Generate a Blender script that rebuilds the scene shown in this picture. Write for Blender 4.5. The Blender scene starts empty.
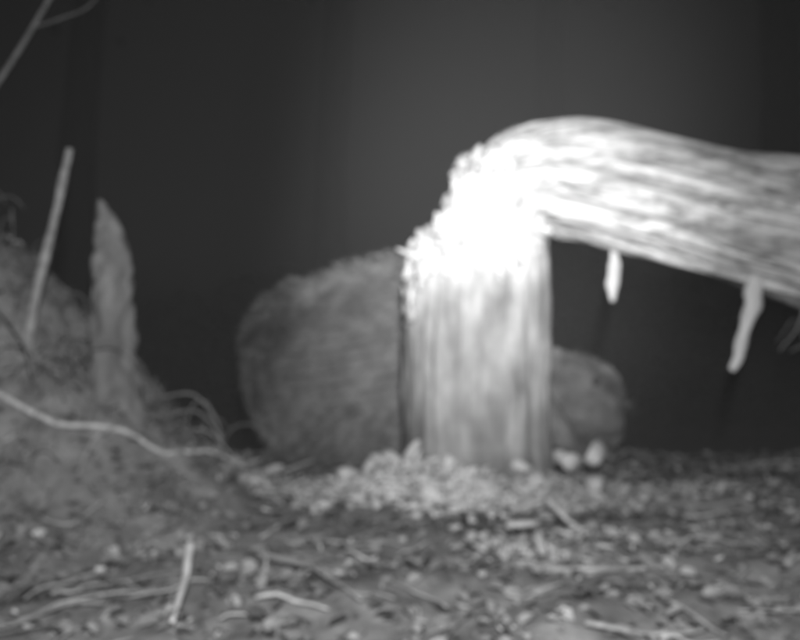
import bpy, math, random
from mathutils import Vector, noise, Matrix
random.seed(7)
sc=bpy.context.scene
R=random.random
def U(a,b): return a+(b-a)*random.random()
def N(x,y,z): return noise.noise(Vector((x,y,z)))
def F(x,y,z,o=4): return noise.fractal(Vector((x,y,z)),1.0,2.0,o)
def lerp(t,xs,ys):
    if t<=xs[0]: return ys[0]
    for i in range(1,len(xs)):
        if t<=xs[i]:
            k=(t-xs[i-1])/(xs[i]-xs[i-1]); return ys[i-1]+k*(ys[i]-ys[i-1])
    return ys[-1]
def sm(a,b,t):
    t=max(0,min(1,(t-a)/(b-a))); return t*t*(3-2*t)
S=0.45   # everything is drawn in units of 0.45 m and brought to metres at the end

# ---------------------------------------------------------------- materials (monochrome: infra-red picture)
def mat(name, lo, hi, scale=(8,8,8), detail=8, rough=0.85, attr=True, bump=0.4, spread=(0.35,0.65), bumpdist=0.01, spec=0.2):
    m=bpy.data.materials.new(name); m.use_nodes=True
    nt=m.node_tree; nd=nt.nodes; L=nt.links
    b=nd['Principled BSDF']; b.inputs['Roughness'].default_value=rough
    b.inputs['Specular IOR Level'].default_value=spec
    tc=nd.new('ShaderNodeTexCoord'); mp=nd.new('ShaderNodeMapping'); mp.inputs['Scale'].default_value=scale
    L.new(tc.outputs['Object'],mp.inputs['Vector'])
    n=nd.new('ShaderNodeTexNoise'); n.inputs['Scale'].default_value=1; n.inputs['Detail'].default_value=detail; n.inputs['Roughness'].default_value=0.65
    L.new(mp.outputs[0],n.inputs['Vector'])
    r=nd.new('ShaderNodeValToRGB')
    r.color_ramp.elements[0].position=spread[0]; r.color_ramp.elements[0].color=(lo,lo,lo,1)
    r.color_ramp.elements[1].position=spread[1]; r.color_ramp.elements[1].color=(hi,hi,hi,1)
    L.new(n.outputs['Fac'],r.inputs['Fac'])
    out=r.outputs['Color']
    if attr:
        a=nd.new('ShaderNodeAttribute'); a.attribute_name='tone'
        mx=nd.new('ShaderNodeMix'); mx.data_type='RGBA'; mx.blend_type='MULTIPLY'; mx.inputs[0].default_value=1
        L.new(out,mx.inputs[6]); L.new(a.outputs['Color'],mx.inputs[7]); out=mx.outputs[2]
    L.new(out,b.inputs['Base Color'])
    if bump:
        bp=nd.new('ShaderNodeBump'); bp.inputs['Strength'].default_value=bump; bp.inputs['Distance'].default_value=bumpdist*S
        L.new(n.outputs['Fac'],bp.inputs['Height']); L.new(bp.outputs[0],b.inputs['Normal'])
    return m

class MB:
    def __init__(s): s.v=[];s.f=[];s.t=[]
    def add(s,vs,fs,tone=1.0):
        o=len(s.v); s.v+= [tuple(v) for v in vs]; s.f+=[tuple(i+o for i in f) for f in fs]
        if callable(tone): s.t+=[tone(Vector(v)) for v in vs]
        elif isinstance(tone,list): s.t+=tone
        else: s.t+=[tone]*len(vs)
    def tube(s,pts,rad,n=8,tone=1.0,rough=0,flat=1.0,seed=0,sub=1):
        pts=[Vector(p) for p in pts]
        if sub>1:
            q=[];rr=[]
            m=len(pts)
            for i in range(m-1):
                p0=pts[max(i-1,0)];p1=pts[i];p2=pts[i+1];p3=pts[min(i+2,m-1)]
                for k in range(sub):
                    t=k/sub
                    q.append(0.5*((2*p1)+(p2-p0)*t+(2*p0-5*p1+4*p2-p3)*t*t+(3*p1-p0-3*p2+p3)*t**3))
                    rr.append(rad[i]+(rad[i+1]-rad[i])*t)
            q.append(pts[-1]); rr.append(rad[-1]); pts=q; rad=rr
        vs=[];fs=[]
        m=len(pts)
        prev=None
        for i,p in enumerate(pts):
            d=(pts[min(i+1,m-1)]-pts[max(i-1,0)]).normalized()
            if prev is None:
                a=d.cross(Vector((0,1,0.01)))
                if a.length<0.1: a=d.cross(Vector((1,0,0)))
            else: a=prev-d*prev.dot(d)
            a.normalize(); prev=a; b=d.cross(a)
            for k in range(n):
                th=2*math.pi*k/n
                r=rad[i]
                if rough: r*=1+rough*N(math.cos(th)*2+seed,math.sin(th)*2,i*0.35+seed)
                vs.append(p+a*math.cos(th)*r+b*math.sin(th)*r*flat)
        for i in range(m-1):
            for k in range(n):
                fs.append((i*n+k,i*n+(k+1)%n,(i+1)*n+(k+1)%n,(i+1)*n+k))
        fs.append(tuple(range(n))[::-1]); fs.append(tuple((m-1)*n+k for k in range(n)))
        s.add(vs,fs,tone)
    def shard(s,p,d,l,w,tone=1.0,th=0.4,prof=None):
        d=Vector(d).normalized(); p=Vector(p)
        a=d.cross(Vector((U(-1,1),U(-1,1),U(-1,1)))).normalized(); b=d.cross(a)
        bend=a*U(-.12,.12)*l
        vs=[]
        for t,k in (prof or ((0,1),(0.45,0.85),(0.8,0.4),(1,0.04))):
            c=p+d*l*t+bend*t*t
            for sx,sy in ((-1,-th),(1,-th*.7),(.8,th),(-.9,th*.8)):
                vs.append(c+a*sx*w*k*.5*U(.75,1.2)+b*sy*w*k*.5*U(.75,1.2))
        fs=[(3,2,1,0),(12,13,14,15)]
        for i in range(3):
            for k in range(4): fs.append((i*4+k,i*4+(k+1)%4,i*4+4+(k+1)%4,i*4+4+k))
        s.add(vs,fs,tone)
    def hair(s,p,d,l,w,tone):
        d=d.normalized(); a=d.cross(Vector((U(-1,1),U(-1,1),U(-1,1)))).normalized(); m=p+d*l*.5
        dn=Vector((0,0,-.12*l))
        s.add([p-a*w,p+a*w,m+a*w*.7,m-a*w*.7,p+d*l+dn],[(0,1,2,3),(3,2,4)],tone)
    def leaf(s,p,sz,tilt=0.5,tone=1.0):
        m=Matrix.Rotation(U(0,6.28),3,'Z')@Matrix.Rotation(U(-tilt,tilt),3,'X')@Matrix.Rotation(U(-tilt,tilt),3,'Y')
        c=U(0.05,0.35)*sz; w=U(.28,.42)*sz
        pts=[(-.5*sz,0,0),(-.15*sz,w,c),(.25*sz,w*.8,c*1.1),(.5*sz,0,c*.3),(.25*sz,-w*.8,c),(-.15*sz,-w,c*.9),(0,0,0)]
        p=Vector(p)
        vs=[p+m@Vector(q) for q in pts]
        s.add(vs,[(0,6,1),(1,6,2),(2,6,3),(3,6,4),(4,6,5),(5,6,0)],tone)
    def ball(s,c,r,tone=1.0,n=14):
        vs=[];fs=[]
        for j in range(n+1):
            ph=math.pi*j/n
            for i in range(n):
                th=2*math.pi*i/n
                vs.append((c[0]+r[0]*math.sin(ph)*math.cos(th),c[1]+r[1]*math.sin(ph)*math.sin(th),c[2]+r[2]*math.cos(ph)))
        for j in range(n):
            for i in range(n): fs.append((j*n+i,j*n+(i+1)%n,(j+1)*n+(i+1)%n,(j+1)*n+i))
        s.add(vs,fs,tone)
    def make(s,name,m,parent=None,smooth=True):
        me=bpy.data.meshes.new(name); me.from_pydata(s.v,[],s.f)
        at=me.attributes.new('tone','FLOAT_COLOR','POINT')
        buf=[]
        for t in s.t: buf+= [t,t,t,1]
        at.data.foreach_set('color',buf)
        if smooth: me.polygons.foreach_set('use_smooth',[True]*len(me.polygons))
        me.update()
        o=bpy.data.objects.new(name,me); sc.collection.objects.link(o)
        me.materials.append(m)
        if parent: o.parent=parent
        return o
def empty(name):
    e=bpy.data.objects.new(name,None); sc.collection.objects.link(e); return e
CHUNK=((0,.8),(0.4,1),(0.8,0.8),(1,0.35))

M_soil=mat('soil',0.14,0.36,(9,9,9),bump=0.6,bumpdist=0.015)
M_litter=mat('leaf_litter',0.22,0.5,(15,15,15),bump=0)
M_mound=mat('mossy_earth',0.14,0.3,(12,12,12),bump=0.8,bumpdist=0.02)
M_bark=mat('weathered_bark',0.26,0.42,(16,16,6),bump=0.5,bumpdist=0.01)
M_wood=mat('splintered_wood',0.68,0.88,(20,20,6),bump=0.3)
M_twig=mat('twig_bark',0.3,0.55,(30,30,30),bump=0)
M_fur=mat('fur',0.13,0.27,(9,9,9),bump=0.5,bumpdist=0.02,rough=.7)
M_skin=mat('dark_skin',0.03,0.06,(30,30,30),bump=0.3,rough=.4,spec=.5)
M_leaf=mat('foliage',0.05,0.12,(3,3,3),bump=0)
M_trunk=mat('dark_bark',0.05,0.10,(14,14,2),bump=0.5)
M_log=mat('fibrous_log_wood',0.24,0.8,(2.2,26,26),bump=0.9,bumpdist=0.012,spread=(0.34,0.58))

# ---------------------------------------------------------------- ground
def g(x,y):
    n=0.05*F(x*1.1,y*1.1,3.1,4)+0.02*F(x*5,y*5,1.7,3)
    drop=sm(3.9,6.6,y)*0.95
    far=sm(7,14,y)*0.25+sm(14,80,y)*1.2
    hump=0.06*math.exp(-((x-0.35)**2/0.6+(y-3.1)**2/0.12))-.04*sm(3.3,3.8,y)
    return n*(1+sm(5,20,y)*3)-drop+far+hump
def axis(a,b,step,ext,grow=1.25):
    xs=[];v=a
    while v<=b: xs.append(v); v+=step
    s=step;v=xs[-1]
    while v<ext: s*=grow; v+=s; xs.append(v)
    s=step;v=a;pre=[]
    while v>-ext: s*=grow; v-=s; pre.append(v)
    return pre[::-1]+xs
xs=axis(-2.2,2.2,0.028,300); ys=axis(0.9,4.4,0.028,600)
ys=[y for y in ys if y>-60]
mb=MB(); vs=[(x,y,g(x,y)) for y in ys for x in xs]; nx=len(xs)
fs=[(j*nx+i,j*nx+i+1,(j+1)*nx+i+1,(j+1)*nx+i) for j in range(len(ys)-1) for i in range(nx-1)]
mb.add(vs,fs,1.0); mb.make('ground',M_soil)

# ---------------------------------------------------------------- earth mound at the left
def mound(x,y):
    p=lerp(x,[-3.2,-2.2,-1.6,-1.21,-1.09,-.94,-.76,-.48,-.30],[0.2,0.8,1.0,.82,.70,.47,.28,.08,-.06])
    k=math.exp(-((y-2.75)/(0.55 if y<2.75 else .6))**2)
    return p*k-0.08*(1-k)+0.09*F(x*4,y*4,9,4)*min(1,max(0,p*3))+0.02*F(x*14,y*14,4,2)
mb=MB(); W=90;H=70
vs=[]
for j in range(H):
    for i in range(W):
        x=-3.3+3.05*i/(W-1); y=1.5+2.7*j/(H-1); vs.append((x,y,mound(x,y)))
mb.add(vs,[(j*W+i,j*W+i+1,(j+1)*W+i+1,(j+1)*W+i) for j in range(H-1) for i in range(W-1)],1.0)
mb.make('earth_mound',M_mound)
def top(x,y):
    a=g(x,y)
    if x<-.26 and x>-3.2 and 1.55<y<4.1: a=max(a,mound(x,y))
    return a

# ---------------------------------------------------------------- leaf litter
mb=MB()
for _ in range(11000):
    y=1.2+3.0*R()**0.9; x=U(-2.6,2.2)
    z=top(x,y)
    patch=.85+.6*N(x*2.2,y*3,4)
    t=(U(.5,1.1) if R()<.95 else U(1.3,1.8))*patch
    if x<-.5 and z>.1: t=U(.4,.62)
    mb.leaf((x,y,z+U(0.0,0.012)),U(.015,.05),0.5,t)
mb.make('leaf_litter',M_litter)

mb=MB()
for _ in range(3200):
    x=U(-2.0,-.4); y=U(1.9,3.4); z=mound(x,y)
    if z<g(x,y)+0.03: continue
    l=U(.02,.06); d=Vector((U(-1,1),U(-1,.5),.8))
    mb.shard((x,y,z-.005),d,l,U(.003,.007),U(.6,1.2))
for _ in range(70):
    x=U(-1.6,-.6); y=U(2.2,3.1); z=mound(x,y); a=U(-1,1); l=U(.08,.22)
    mb.tube([(x,y,z-.01),(x+a*l*.3,y-.02,z+l*.5),(x+a*l*.8,y-.04,z+l*.6),(x+a*l*1.1,y-.05,z+l*.35)],[.003,.003,.0025,.001],5,U(.6,1.2),sub=3)
mb.make('grass',M_mound)

# ---------------------------------------------------------------- twigs lying on the ground
mb=MB()
for _ in range(300):
    y=1.3+2.5*R(); x=U(-1.6,1.7); a=U(0,6.28); l=U(.05,.26); r=U(.002,.005)
    pts=[]
    for k in range(5):
        t=k/4-.5; a2=a+U(-.25,.25)
        px=x+math.cos(a2)*l*t; py=y+math.sin(a2)*l*t
        pts.append((px,py,top(px,py)+.008+U(0,.012)))
    mb.tube(pts,[r,r,r*.9,r*.8,r*.4],6,U(.5,1.3),sub=2)
for pts,r,t in [
    ([(-1.4,2.30,.03),(-1.12,2.34,.035),(-.86,2.42,.045),(-.64,2.62,.05),(-.49,2.9,.06),(-.32,3.25,.07)],.009,1.3),
    ([(-.47,1.92,.10),(-.45,1.80,.06),(-.43,1.62,.03)],.010,1.5),
    ([(-.35,2.1,.03),(-.2,1.95,.04),(-.08,1.75,.03)],.008,.8),
    ([(.30,1.95,.03),(.45,1.93,.04),(.62,1.97,.03)],.008,.8),
    ([(.42,2.45,.09),(.46,2.36,.05),(.50,2.30,.03)],.008,1.5),
    ([(.9,2.0,.03),(1.05,2.1,.05),(1.2,2.05,.03)],.007,.9),
    ]:
    q=[]
    for k in range(len(pts)-1):     # follow the ground between the given points
        for f in (0,.33,.66):
            p=Vector(pts[k]).lerp(Vector(pts[k+1]),f); q.append((p.x,p.y,max(p.z,top(p.x,p.y)+.012)))
    p=pts[-1]; q.append((p[0],p[1],max(p[2],top(p[0],p[1])+.012)))
    rr=[r*(1-.5*i/(len(q)-1)) for i in range(len(q))]
    mb.tube(q,rr,8,t,rough=.3,sub=3)
mb.make('fallen_twigs',M_twig)

# ---------------------------------------------------------------- wood chips
mb=MB()
def chip(x,y,z,s,t):
    mb.shard((x,y,z),(U(-1,1),U(-1,1),U(-.35,.35)),s*U(.8,1.9),s*U(.5,.9),t,U(.35,.9),CHUNK)
for _ in range(2100):
    x=random.gauss(.16,.33); y=random.gauss(2.85,.10)
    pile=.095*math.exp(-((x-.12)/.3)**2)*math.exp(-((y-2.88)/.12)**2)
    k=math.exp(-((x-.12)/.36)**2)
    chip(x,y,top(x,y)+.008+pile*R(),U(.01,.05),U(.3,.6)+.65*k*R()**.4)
for _ in range(320):
    x=U(-1.2,1.6); y=U(1.4,3.3); chip(x,y,top(x,y)+.008,U(.008,.025),U(.25,.9))
for _ in range(90):
    x=random.gauss(.35,.09); y=random.gauss(2.2,.1); chip(x,y,top(x,y)+.01,U(.012,.04),U(.35,.8))
for x,y,s,t in ((0.0,2.95,.09,1),(.42,2.88,.08,.8),(.62,3.0,.08,.9),(.36,2.2,.06,.7),(.34,2.12,.05,.6),(-.2,2.85,.06,.9),(.1,2.8,.07,1),(.64,2.86,.06,.8),(.68,3.05,.08,1),(.02,2.93,.06,.9),(.60,3.12,.07,.9),(.45,2.95,.07,.9)):
    chip(x,y,top(x,y)+.07,s,t)
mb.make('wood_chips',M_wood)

# ---------------------------------------------------------------- broken stump
stump=empty('tree_stump')
cx,cy=.282,3.2
HX=[-.02,.04,.10,.18,.28,.4,.6]; HZ=[.60,.71,.87,1.02,1.15,1.14,1.08]
def hstump(x,th):
    return lerp(x,HX,HZ)+.05*N(th*5,1.3,0)+.035*N(th*14,2,0)+.02*N(th*37,5,0)
mb=MB(); n=200; m=90
vs=[];tn=[]
def srad(th,z):
    r=.27+.01*sm(.2,0,z)+.012*math.cos(3*th+.6)*sm(.7,0,z)
    c,s_=math.cos(th),math.sin(th)
    r+=.018*N(c*3,s_*3,z*2.1)+.010*N(c*7,s_*7,z*3.5)+.006*N(c*18,s_*18,z*8)+.004*N(c*40,s_*40,z*14)
    r-=.02*math.exp(-((th-4.02-.05*N(z*3,0,0))/.04)**2)
    return r
for j in range(m):
    for i in range(n):
        th=2*math.pi*i/n
        x0=cx+.27*math.cos(th); h=hstump(x0,th)
        z=-.15+(h+.15)*j/(m-1)
        r=srad(th,z)
        if z>h-.12: r-=.03*((z-h+.12)/.12)**2
        vs.append((cx+r*math.cos(th)*.99,cy+r*math.sin(th),z))
        edge=.78+.09*N(th*4,z*2,3)+.06*N(th*15,z*3,1)
        tn.append((.95+.5*F(th*2,z*5,1,4)) + 1.0*sm(edge-.16,edge+.08,z) )
fs=[(j*n+i,j*n+(i+1)%n,(j+1)*n+(i+1)%n,(j+1)*n+i) for j in range(m-1) for i in range(n)]
K=10
for k in range(1,K+1):
    f=1-k/K*.97
    for i in range(n):
        th=2*math.pi*i/n
        x0=cx+.25*f*math.cos(th); y0=cy+.25*f*math.sin(th)
        h=lerp(x0,HX,HZ)-.05+.06*N(x0*25,y0*25,0)+.05*N(x0*60,y0*60,2)
        vs.append((x0,y0,h)); tn.append(1.75)
for k in range(K):
    a=(m-1+k)*n
    for i in range(n): fs.append((a+i,a+(i+1)%n,a+n+(i+1)%n,a+n+i))
mb.add(vs,fs,tn)
mb.make('trunk_base',M_bark,stump)
mb=MB()
for _ in range(460):
    th=U(0,6.28); f=math.sqrt(R())
    x=cx+.25*f*math.cos(th); y=cy+.25*f*math.sin(th)
    h=lerp(x,HX,HZ)
    mb.shard((x,y,h-.1),(U(-.3,.35),U(-.4,.3),1),U(.07,.13),U(.03,.08),U(.65,1.05),U(.4,.9),CHUNK)
for _ in range(300):
    th=U(3.5,5.9); r=.25
    x=cx+r*math.cos(th); y=cy+r*math.sin(th)
    h=min(hstump(x,th),1.14)
    z=U(min(.80,h-.05),max(.85,h))
    mb.shard((x,y,z),(U(-.3,.3),U(-.15,.05),U(-1,1)),U(.04,.10),U(.02,.05),U(.65,1.05),U(.4,.7),CHUNK)
for _ in range(40):
    t=R(); x=.0+.25*t; z=lerp(x,HX,HZ)
    mb.shard((x+.035,U(3.0,3.25),z-.06),(U(-.4,.2),U(-.4,.1),U(.4,1)),U(.03,.07),U(.015,.045),U(.45,.85),.6,CHUNK if R()<.6 else None)
mb.make('splinters',M_wood,stump)

# ---------------------------------------------------------------- fallen log (snapped top)
log=empty('fallen_log')
ax=[(.32,3.15,1.06),(.44,3.14,1.105),(.62,3.12,1.11),(.95,3.03,1.025),(1.35,2.9,.885),(2.2,2.62,.60),(3.2,2.3,.30),(4.1,2.0,.12)]
ar=[.10,.175,.205,.212,.222,.21,.19,.15]
P=[];RR=[]
mm=len(ax)
for i in range(mm-1):
    p=[Vector(ax[max(0,min(mm-1,i+k))]) for k in(-1,0,1,2)]
    for k in range(26):
        t=k/26
        P.append(0.5*((2*p[1])+(p[2]-p[0])*t+(2*p[0]-5*p[1]+4*p[2]-p[3])*t*t+(3*p[1]-p[0]-3*p[2]+p[3])*t**3)); RR.append(ar[i]+(ar[i+1]-ar[i])*t)
P.append(Vector(ax[-1]));RR.append(ar[-1])
def frame(i):
    d=(P[min(i+1,len(P)-1)]-P[max(i-1,0)]).normalized()
    b=d.cross(Vector((0,0,1))).normalized(); a=b.cross(d).normalized()
    return d,a,b
def lsurf(i,th,extra=0):
    d,a,b=frame(i); s=(P[i]-P[0]).length
    c,sn=math.cos(th),math.sin(th)
    r=RR[i]*(1+.12*N(c*2,sn*2,s*2.0)+.04*math.cos(3*th+1.2))+.022*N(c*6+s*.5,sn*6,s*1.8)+.016*N(c*14,sn*14,s*2.4)+.007*N(c*38,sn*38,s*5)
    return P[i]+(a*c+b*sn)*(r+extra)
mb=MB(); n=180; vs=[];tn=[]
for i in range(len(P)):
    for k in range(n):
        th=2*math.pi*k/n
        v=lsurf(i,th)
        if i<10: v-=frame(i)[0]*.05*N(th*9,i*.1,7)
        vs.append(v)
        s=(P[i]-P[0]).length
        c,sn=math.cos(th),math.sin(th)
        st=N(c*6,sn*6,s*1.1)*.6+N(c*16,sn*16,s*1.5)*.6
        tn.append(max(.3,.86+st*.75)+ .25*sm(.5,.0,s))
fs=[(i*n+(k+1)%n,i*n+k,(i+1)*n+k,(i+1)*n+(k+1)%n) for i in range(len(P)-1) for k in range(n)]
fs.append(tuple(range(n))); fs.append(tuple((len(P)-1)*n+k for k in range(n))[::-1])
mb.add(vs,fs,tn); mb.make('log_trunk',M_log,log)
mb=MB()
for _ in range(150):
    i=int(U(10,120)); th=U(0,6.28); L=int(U(4,20)); w=U(.003,.008)
    pts=[];dth=U(-.12,.12)
    for k in range(5):
        ii=min(len(P)-1,i+int(L*k/4)); pts.append(lsurf(ii,th+dth*k/4,.001+ (U(0,.008) if k in(0,4) else .0)))
    mb.tube(pts,[w*.3,w,w,w*.8,w*.2],6,U(.25,1.0),flat=.5,sub=2)
for _ in range(260):
    i=int(U(0,20)); th=U(0,6.28); v=lsurf(i,th,-.02)
    d=-frame(i)[0]
    mb.shard(v,d+Vector((U(-.3,.3),U(-.4,.2),U(-.6,.35))),U(.05,.12),U(.02,.055),U(.7,1.05),.6,CHUNK)
mb.make('torn_fibres',M_wood,log)
mb=MB()
mb.tube([(.745,3.06,.96),(.758,3.05,.86),(.762,3.05,.80),(.757,3.05,.73),(.755,3.05,.665)],[.012,.008,.024,.023,.006],10,.85,rough=.6,flat=.6,sub=4,seed=3)
mb.tube([(1.20,2.84,.82),(1.175,2.84,.72),(1.165,2.84,.64),(1.14,2.84,.56),(1.11,2.84,.46),(1.10,2.84,.43)],[.02,.026,.03,.018,.02,.005],10,.85,rough=1.0,flat=.5,sub=4,seed=8)
mb.tube([(1.33,2.8,.76),(1.30,2.78,.60),(1.22,2.76,.50)],[.007,.005,.002],6,.25,sub=4)
mb.make('hanging_splinters',M_wood,log)

o2=MB()
pts=[(1.32,3.5,1.05),(1.7,3.42,1.09),(2.5,3.3,.75),(3.7,3.1,.1)]
o2.tube(pts,[.05,.12,.13,.12],24,.9,rough=.25,sub=10)
o2.make('dead_branch',M_log)

# ---------------------------------------------------------------- beaver feeding behind the stump, head to the right
bv=empty('beaver')
ST=[(-.715,.50,.42,.02),(-.70,.575,.30,.12),(-.655,.665,.17,.23),(-.57,.735,.03,.32),(-.44,.785,-.05,.38),(-.23,.85,-.07,.41),(0,.91,-.05,.41),
    (.18,.93,-.03,.39),(.35,.86,.0,.34),(.50,.70,.02,.27),(.62,.54,.03,.225),(.72,.475,.02,.215),(.85,.44,.0,.205),(.95,.40,-.01,.175),(1.01,.35,.01,.14),(1.04,.28,.06,.085),(1.05,.20,.13,.02)]
BY=4.02
def sect(t):
    m=len(ST)-1; i=min(int(t),m-1); f=t-i
    p=[ST[max(0,min(m,i+k))] for k in(-1,0,1,2)]
    return [0.5*((2*p[1][c])+(p[2][c]-p[0][c])*f+(2*p[0][c]-5*p[1][c]+4*p[2][c]-p[3][c])*f*f+(3*p[1][c]-p[0][c]-3*p[2][c]+p[3][c])*f**3) for c in range(4)]
mb=MB(); vs=[];tn=[];nrm=[]
ns=150; n=72
for j in range(ns+1):
    x,zt,zb,hw=sect((len(ST)-1)*j/ns); hw=max(hw,.01)
    for i in range(n):
        th=2*math.pi*i/n; c,s_=math.cos(th),math.sin(th)
        w=hw*(1+.12*(-s_))
        yy=w*math.copysign(abs(c)**.85,c); zz=(zt+zb)/2+(zt-zb)/2*math.copysign(abs(s_)**.9,s_)
        d=.03*F(x*3,c*1.2,s_*1.2,3)+.018*F(x*11,c*4,s_*4,3)
        vs.append((x,BY+yy+c*d,zz+s_*d))
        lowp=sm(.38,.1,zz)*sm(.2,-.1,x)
        tn.append(.78+.55*lowp+.45*sm(.5,.9,s_)+.4*F(x*5,c*3,s_*3,3)); nrm.append(Vector((0,c/max(hw,.05),s_/max((zt-zb)/2,.05))).normalized())  # tone raised along the back: the lit top rim is painted in
fs=[(j*n+i,(j+1)*n+i,(j+1)*n+(i+1)%n,j*n+(i+1)%n) for j in range(ns) for i in range(n)]
fs.append(tuple(range(n))); fs.append(tuple(ns*n+k for k in range(n))[::-1])
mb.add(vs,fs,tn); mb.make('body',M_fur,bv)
fur=MB()
for _ in range(26000):
    k=random.randrange(len(vs)); p=Vector(vs[k])
    if p.z<-.06 or p.x>1.0: continue
    d=nrm[k]*U(.35,.8)+Vector((-.8,0,-.35))+Vector((U(-.3,.3),U(-.3,.3),U(-.3,.3)))
    if p.x<-.52: d=nrm[k]*.5+Vector((-.4,0,-.5))+Vector((U(-.3,.3),U(-.3,.3),U(-.3,.3)))
    l=U(.03,.065)*(1 if p.x<.55 else .55)
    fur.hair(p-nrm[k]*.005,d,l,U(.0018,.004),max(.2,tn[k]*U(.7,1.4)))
fur.make('fur',M_fur,bv)
mb=MB()
for sy in (-1,1):
    mb.ball((.70,BY+sy*.165,.43),(.04,.018,.05),1.0)
mb.tube([(.55,BY-.2,.30),(.68,BY-.26,.12),(.80,BY-.25,.0),(.86,BY-.24,-.04)],[.09,.07,.045,.035],14,.9,sub=4)
mb.tube([(.55,BY+.2,.30),(.66,BY+.26,.12),(.76,BY+.25,.0),(.82,BY+.24,-.04)],[.09,.07,.045,.035],14,.9,sub=4)
mb.ball((-.18,BY-.25,.14),(.28,.16,.24),1.1)
mb.make('limbs_and_ears',M_fur,bv)
fur=MB()
for _ in range(3500):   # fur of the haunch
    a=U(0,6.28); b=U(-1.4,1.5); nn=Vector((math.cos(b)*math.cos(a),-abs(math.cos(b)*math.sin(a)),math.sin(b)))
    p=Vector((-.18+.28*nn.x,BY-.25+.16*nn.y,.14+.24*nn.z))
    if p.z<-.05: continue
    fur.hair(p,nn*U(.4,.8)+Vector((-.7+U(-.3,.3),U(-.3,.3),-.4+U(-.3,.3))),U(.03,.06),U(.002,.004),U(.7,1.5))
fur.make('haunch_fur',M_fur,bv)
mb=MB()
for sy in (-1,1):
    mb.ball((.875,BY+sy*.19,.325),(.017,.012,.017),.6)
    for k in range(5):
        a=(k-2)*.28; bx=.86 if sy<0 else .82; by=BY+sy*.24
        mb.tube([(bx,by,-.045),(bx+.05*math.cos(a),by+.05*math.sin(a),-.04),(bx+.09*math.cos(a),by+.09*math.sin(a),-.065)],[.016,.012,.004],8,1.2,sub=3)
    for k in range(5):
        a=(k-2)*.2; by=BY+sy*.36
        mb.tube([(-.12,by,-.05),(.0,by+.12*math.sin(a),-.04),(.10,by+.24*math.sin(a),-.065)],[.03,.02,.005],8,1.2,sub=3)
    mb.add([(-.12,BY+sy*.36,-.05)]+[(.07,BY+sy*.36+.2*math.sin((k-2)*.2),-.06) for k in range(5)],[(0,1,2),(0,2,3),(0,3,4),(0,4,5)],1.2)
mb.ball((1.045,BY,.265),(.022,.045,.03),1.0)
tv=[];m_=14
for j in range(m_+1):
    t=j/m_; px=-.45-.05*t; py=BY+.25+.75*t
    w=.05+.13*math.sin(math.pi*min(1,t*.95+.05))**.7*(1 if t<.98 else .5)
    for i in range(12):
        th=2*math.pi*i/12; tv.append((px+w*math.cos(th),py,g(px,py)+.05+.022*math.sin(th)))
mb.add(tv,[(j*12+i,j*12+(i+1)%12,(j+1)*12+(i+1)%12,(j+1)*12+i) for j in range(m_) for i in range(12)]+[tuple(range(12)),tuple(m_*12+k for k in range(12))],1.4)
mb.make('eyes_nose_feet_and_tail',M_skin,bv)
mb=MB()
for _ in range(26):
    s_=random.choice((-1,1)); p=Vector((1.02,BY+s_*.07,.21+U(-.03,.03)))
    mb.hair(p,Vector((.4,s_*U(.4,1),U(-.4,.3))),U(.08,.15),.001,2)
mb.make('whiskers',M_fur,bv)

# ---------------------------------------------------------------- left: broken sapling stump, sticks
mb=MB()
mb.tube([(-.85,2.6,.18),(-.865,2.6,.35),(-.868,2.6,.5),(-.872,2.6,.66),(-.872,2.6,.78),(-.885,2.6,.87),(-.90,2.6,.93),(-.912,2.6,.965)],[.10,.08,.067,.062,.056,.042,.02,.004],32,lambda v:.60+.35*N(v.x*30,v.y*30,v.z*5),rough=.3,sub=8,seed=2)
for _ in range(20):
    th=U(0,6.28); z=U(.6,.84)
    mb.shard((-.875+.05*math.cos(th),2.6+.05*math.sin(th),z),(U(-.12,.12),U(-.15,.15),1),U(.05,.09),U(.01,.025),U(.55,.85))
mb.make('sapling_stump',M_bark)
mb=MB(); mb.tube([(-1.10,2.5,.45),(-1.055,2.5,.70),(-1.01,2.5,.88),(-.985,2.5,1.0),(-.962,2.5,1.10)],[.014,.014,.012,.013,.009],10,.75,rough=.4,sub=5)
mb.make('dead_stick',M_twig)
mb=MB(); mb.tube([(-1.75,2.3,.5),(-1.35,2.25,.80),(-1.077,2.2,1.14),(-.885,2.2,1.45),(-.72,2.2,1.8)],[.012,.010,.007,.006,.004],8,.3,rough=.3,sub=6)
mb.tube([(-.95,2.2,1.35),(-.88,2.22,1.38),(-.80,2.25,1.44),(-.74,2.25,1.6)],[.004,.004,.003,.002],6,.2,sub=5)
mb.make('dead_stick',M_twig)
mb=MB()
for pts in ([(-.90,2.9,.12),(-.83,2.88,.22),(-.76,2.87,.275),(-.68,2.87,.29),(-.60,2.88,.22),(-.585,2.88,.12)],
            [(-.88,2.9,.30),(-.80,2.9,.345),(-.71,2.9,.345),(-.63,2.9,.28),(-.6,2.9,.2)],
            [(-1.30,2.35,.5),(-1.22,2.3,.66),(-1.12,2.28,.68),(-1.02,2.28,.58),(-.98,2.3,.45)],
            [(-.75,2.8,.2),(-.64,2.8,.24),(-.55,2.8,.16),(-.5,2.8,.06)]):
    mb.tube([Vector(p)+Vector((U(-.012,.012),0,U(-.012,.012))) for p in pts],[.004]*(len(pts)-1)+[.002],6,.55,sub=6)
mb.make('bramble',M_twig)
mb=MB()
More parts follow.
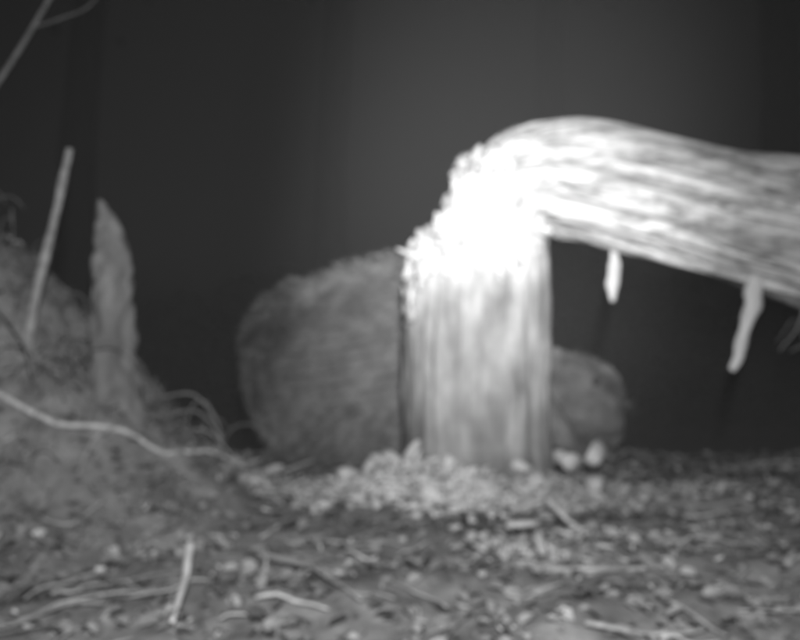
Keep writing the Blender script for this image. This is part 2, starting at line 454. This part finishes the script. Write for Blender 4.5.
for pts in ([(1.9,3.4,-.05),(1.62,3.3,.35),(1.5,3.2,.55),(1.42,3.1,.60),(1.32,3.0,.52)],[(1.7,3.0,.0),(1.5,2.9,.4),(1.36,2.8,.52),(1.25,2.75,.50)],
            [(1.1,2.9,.1),(1.3,2.8,.14),(1.5,2.7,.12)]):
    mb.tube(pts,[.005]*(len(pts)-1)+[.002],6,.4,sub=6)
mb.make('bramble',M_twig)

# ---------------------------------------------------------------- background wood
mb=MB()
for _ in range(9000):
    x=random.gauss(0,6.5); y=U(11,14)
    h=2.0+1.3*F(x*.35,y*.2,5,3)+.5*N(x*1.5,y,0)
    z=g(x,y)+h*R()**.7
    mb.leaf((x,y,z),U(.12,.25),1.3,U(.4,1.1))
mb.make('undergrowth',M_leaf)
def tree(x,y,r,h,lean):
    e=empty('tree')
    b=MB(); z0=g(x,y)-.2
    pts=[(x+lean*t*h+.06*N(t*4,x,y)*h*.2,y,z0+h*t) for t in (0,.05,.2,.4,.6,.8,1)]
    b.tube(pts,[r*1.5,r*1.1,r,r*.85,r*.65,r*.4,r*.1],18,1.0,rough=.2,sub=5)
    tips=[]
    for _ in range(12):
        t=U(.35,.95); a=U(0,6.28); L=U(.15,.3)*h*(1.2-t)
        p0=Vector((x+lean*t*h,y,z0+h*t)); p1=p0+Vector((math.cos(a)*L,math.sin(a)*L,L*.5)); pm=(p0+p1)/2+Vector((0,0,-.05*L))
        b.tube([p0,pm,p1],[r*.35,r*.2,r*.05],8,1.0,sub=3); tips+= [pm,p1,(pm+p1)/2]
    b.make('trunk_and_limbs',M_trunk,e)
    c=MB()
    for tp in tips+[Vector(pts[-1])]:
        for _ in range(45):
            q=tp+Vector((random.gauss(0,.8),random.gauss(0,.8),random.gauss(0,.6)))
            c.leaf(q,U(.15,.3),1.3,U(.4,1.4))
    c.make('crown',M_leaf,e)
for a in ((-5.2,14,.3,20,.01),(-1.3,17,.32,22,-.01),(2.6,16,.28,21,.015),(6.6,15,.35,22,-.01)):
    tree(*a)

# ---------------------------------------------------------------- scattering volume added for the glow around the break and a gray background
bpy.ops.mesh.primitive_cube_add(size=1,location=(0,6.6,2.2)); o=bpy.context.object; o.name='halo_mist'; o.scale=(16,10.4,7)
m=bpy.data.materials.new('halo_mist'); m.use_nodes=True; nt=m.node_tree; nt.nodes.clear()
ou=nt.nodes.new('ShaderNodeOutputMaterial'); vv=nt.nodes.new('ShaderNodeVolumeScatter'); vv.inputs['Density'].default_value=.026/S; vv.inputs['Anisotropy'].default_value=0.0
vv.inputs['Color'].default_value=(1,1,1,1)
nt.links.new(vv.outputs[0],ou.inputs['Volume']); o.data.materials.append(m)

# ---------------------------------------------------------------- camera
cam=bpy.data.cameras.new('camera'); co=bpy.data.objects.new('camera',cam); sc.collection.objects.link(co); sc.camera=co
co.location=(0,0,.6); co.rotation_euler=(math.radians(90),0,0)
cam.lens=38.6; cam.sensor_width=36; cam.clip_end=600; cam.clip_start=.02
cam.dof.use_dof=True; cam.dof.focus_distance=.5*S; cam.dof.aperture_fstop=6.0/S

# ---------------------------------------------------------------- lights: infra-red illuminators of the trail camera
def spot(name,loc,target,power,size,rad=.03):
    l=bpy.data.lights.new(name,'SPOT'); l.energy=power*S*S; l.spot_size=math.radians(size); l.spot_blend=1; l.shadow_soft_size=rad*S
    o=bpy.data.objects.new(name,l); sc.collection.objects.link(o); o.location=loc
    o.rotation_euler=(Vector(target)-Vector(loc)).to_track_quat('-Z','Y').to_euler(); return o
spot('infrared_illuminator',(.12,-.1,1.15),(.32,3.0,.94),580,32)
spot('infrared_illuminator',(.05,-.1,.95),(.05,3.0,.40),235,100)
s=bpy.data.lights.new('moon','SUN'); s.energy=.02; s.angle=math.radians(.5); so=bpy.data.objects.new('moon',s); sc.collection.objects.link(so)
so.rotation_euler=(math.radians(40),0,math.radians(20))
w=bpy.data.worlds.new('World'); sc.world=w; w.use_nodes=True; nt=w.node_tree
sky=nt.nodes.new('ShaderNodeTexSky'); sky.sky_type='NISHITA'; sky.sun_disc=False; sky.sun_elevation=math.radians(2); sky.sun_rotation=math.radians(160)
bw=nt.nodes.new('ShaderNodeRGBToBW'); nt.links.new(sky.outputs[0],bw.inputs[0]); nt.links.new(bw.outputs[0],nt.nodes['Background'].inputs[0]); nt.nodes['Background'].inputs[1].default_value=.003
sc.view_settings.view_transform='Standard'; sc.view_settings.look='None'; sc.view_settings.exposure=0

# bring the whole scene to metres
for o in sc.objects:
    if o.parent is None:
        o.location=o.location*S
        if o.type in('MESH','EMPTY'): o.scale=o.scale*S
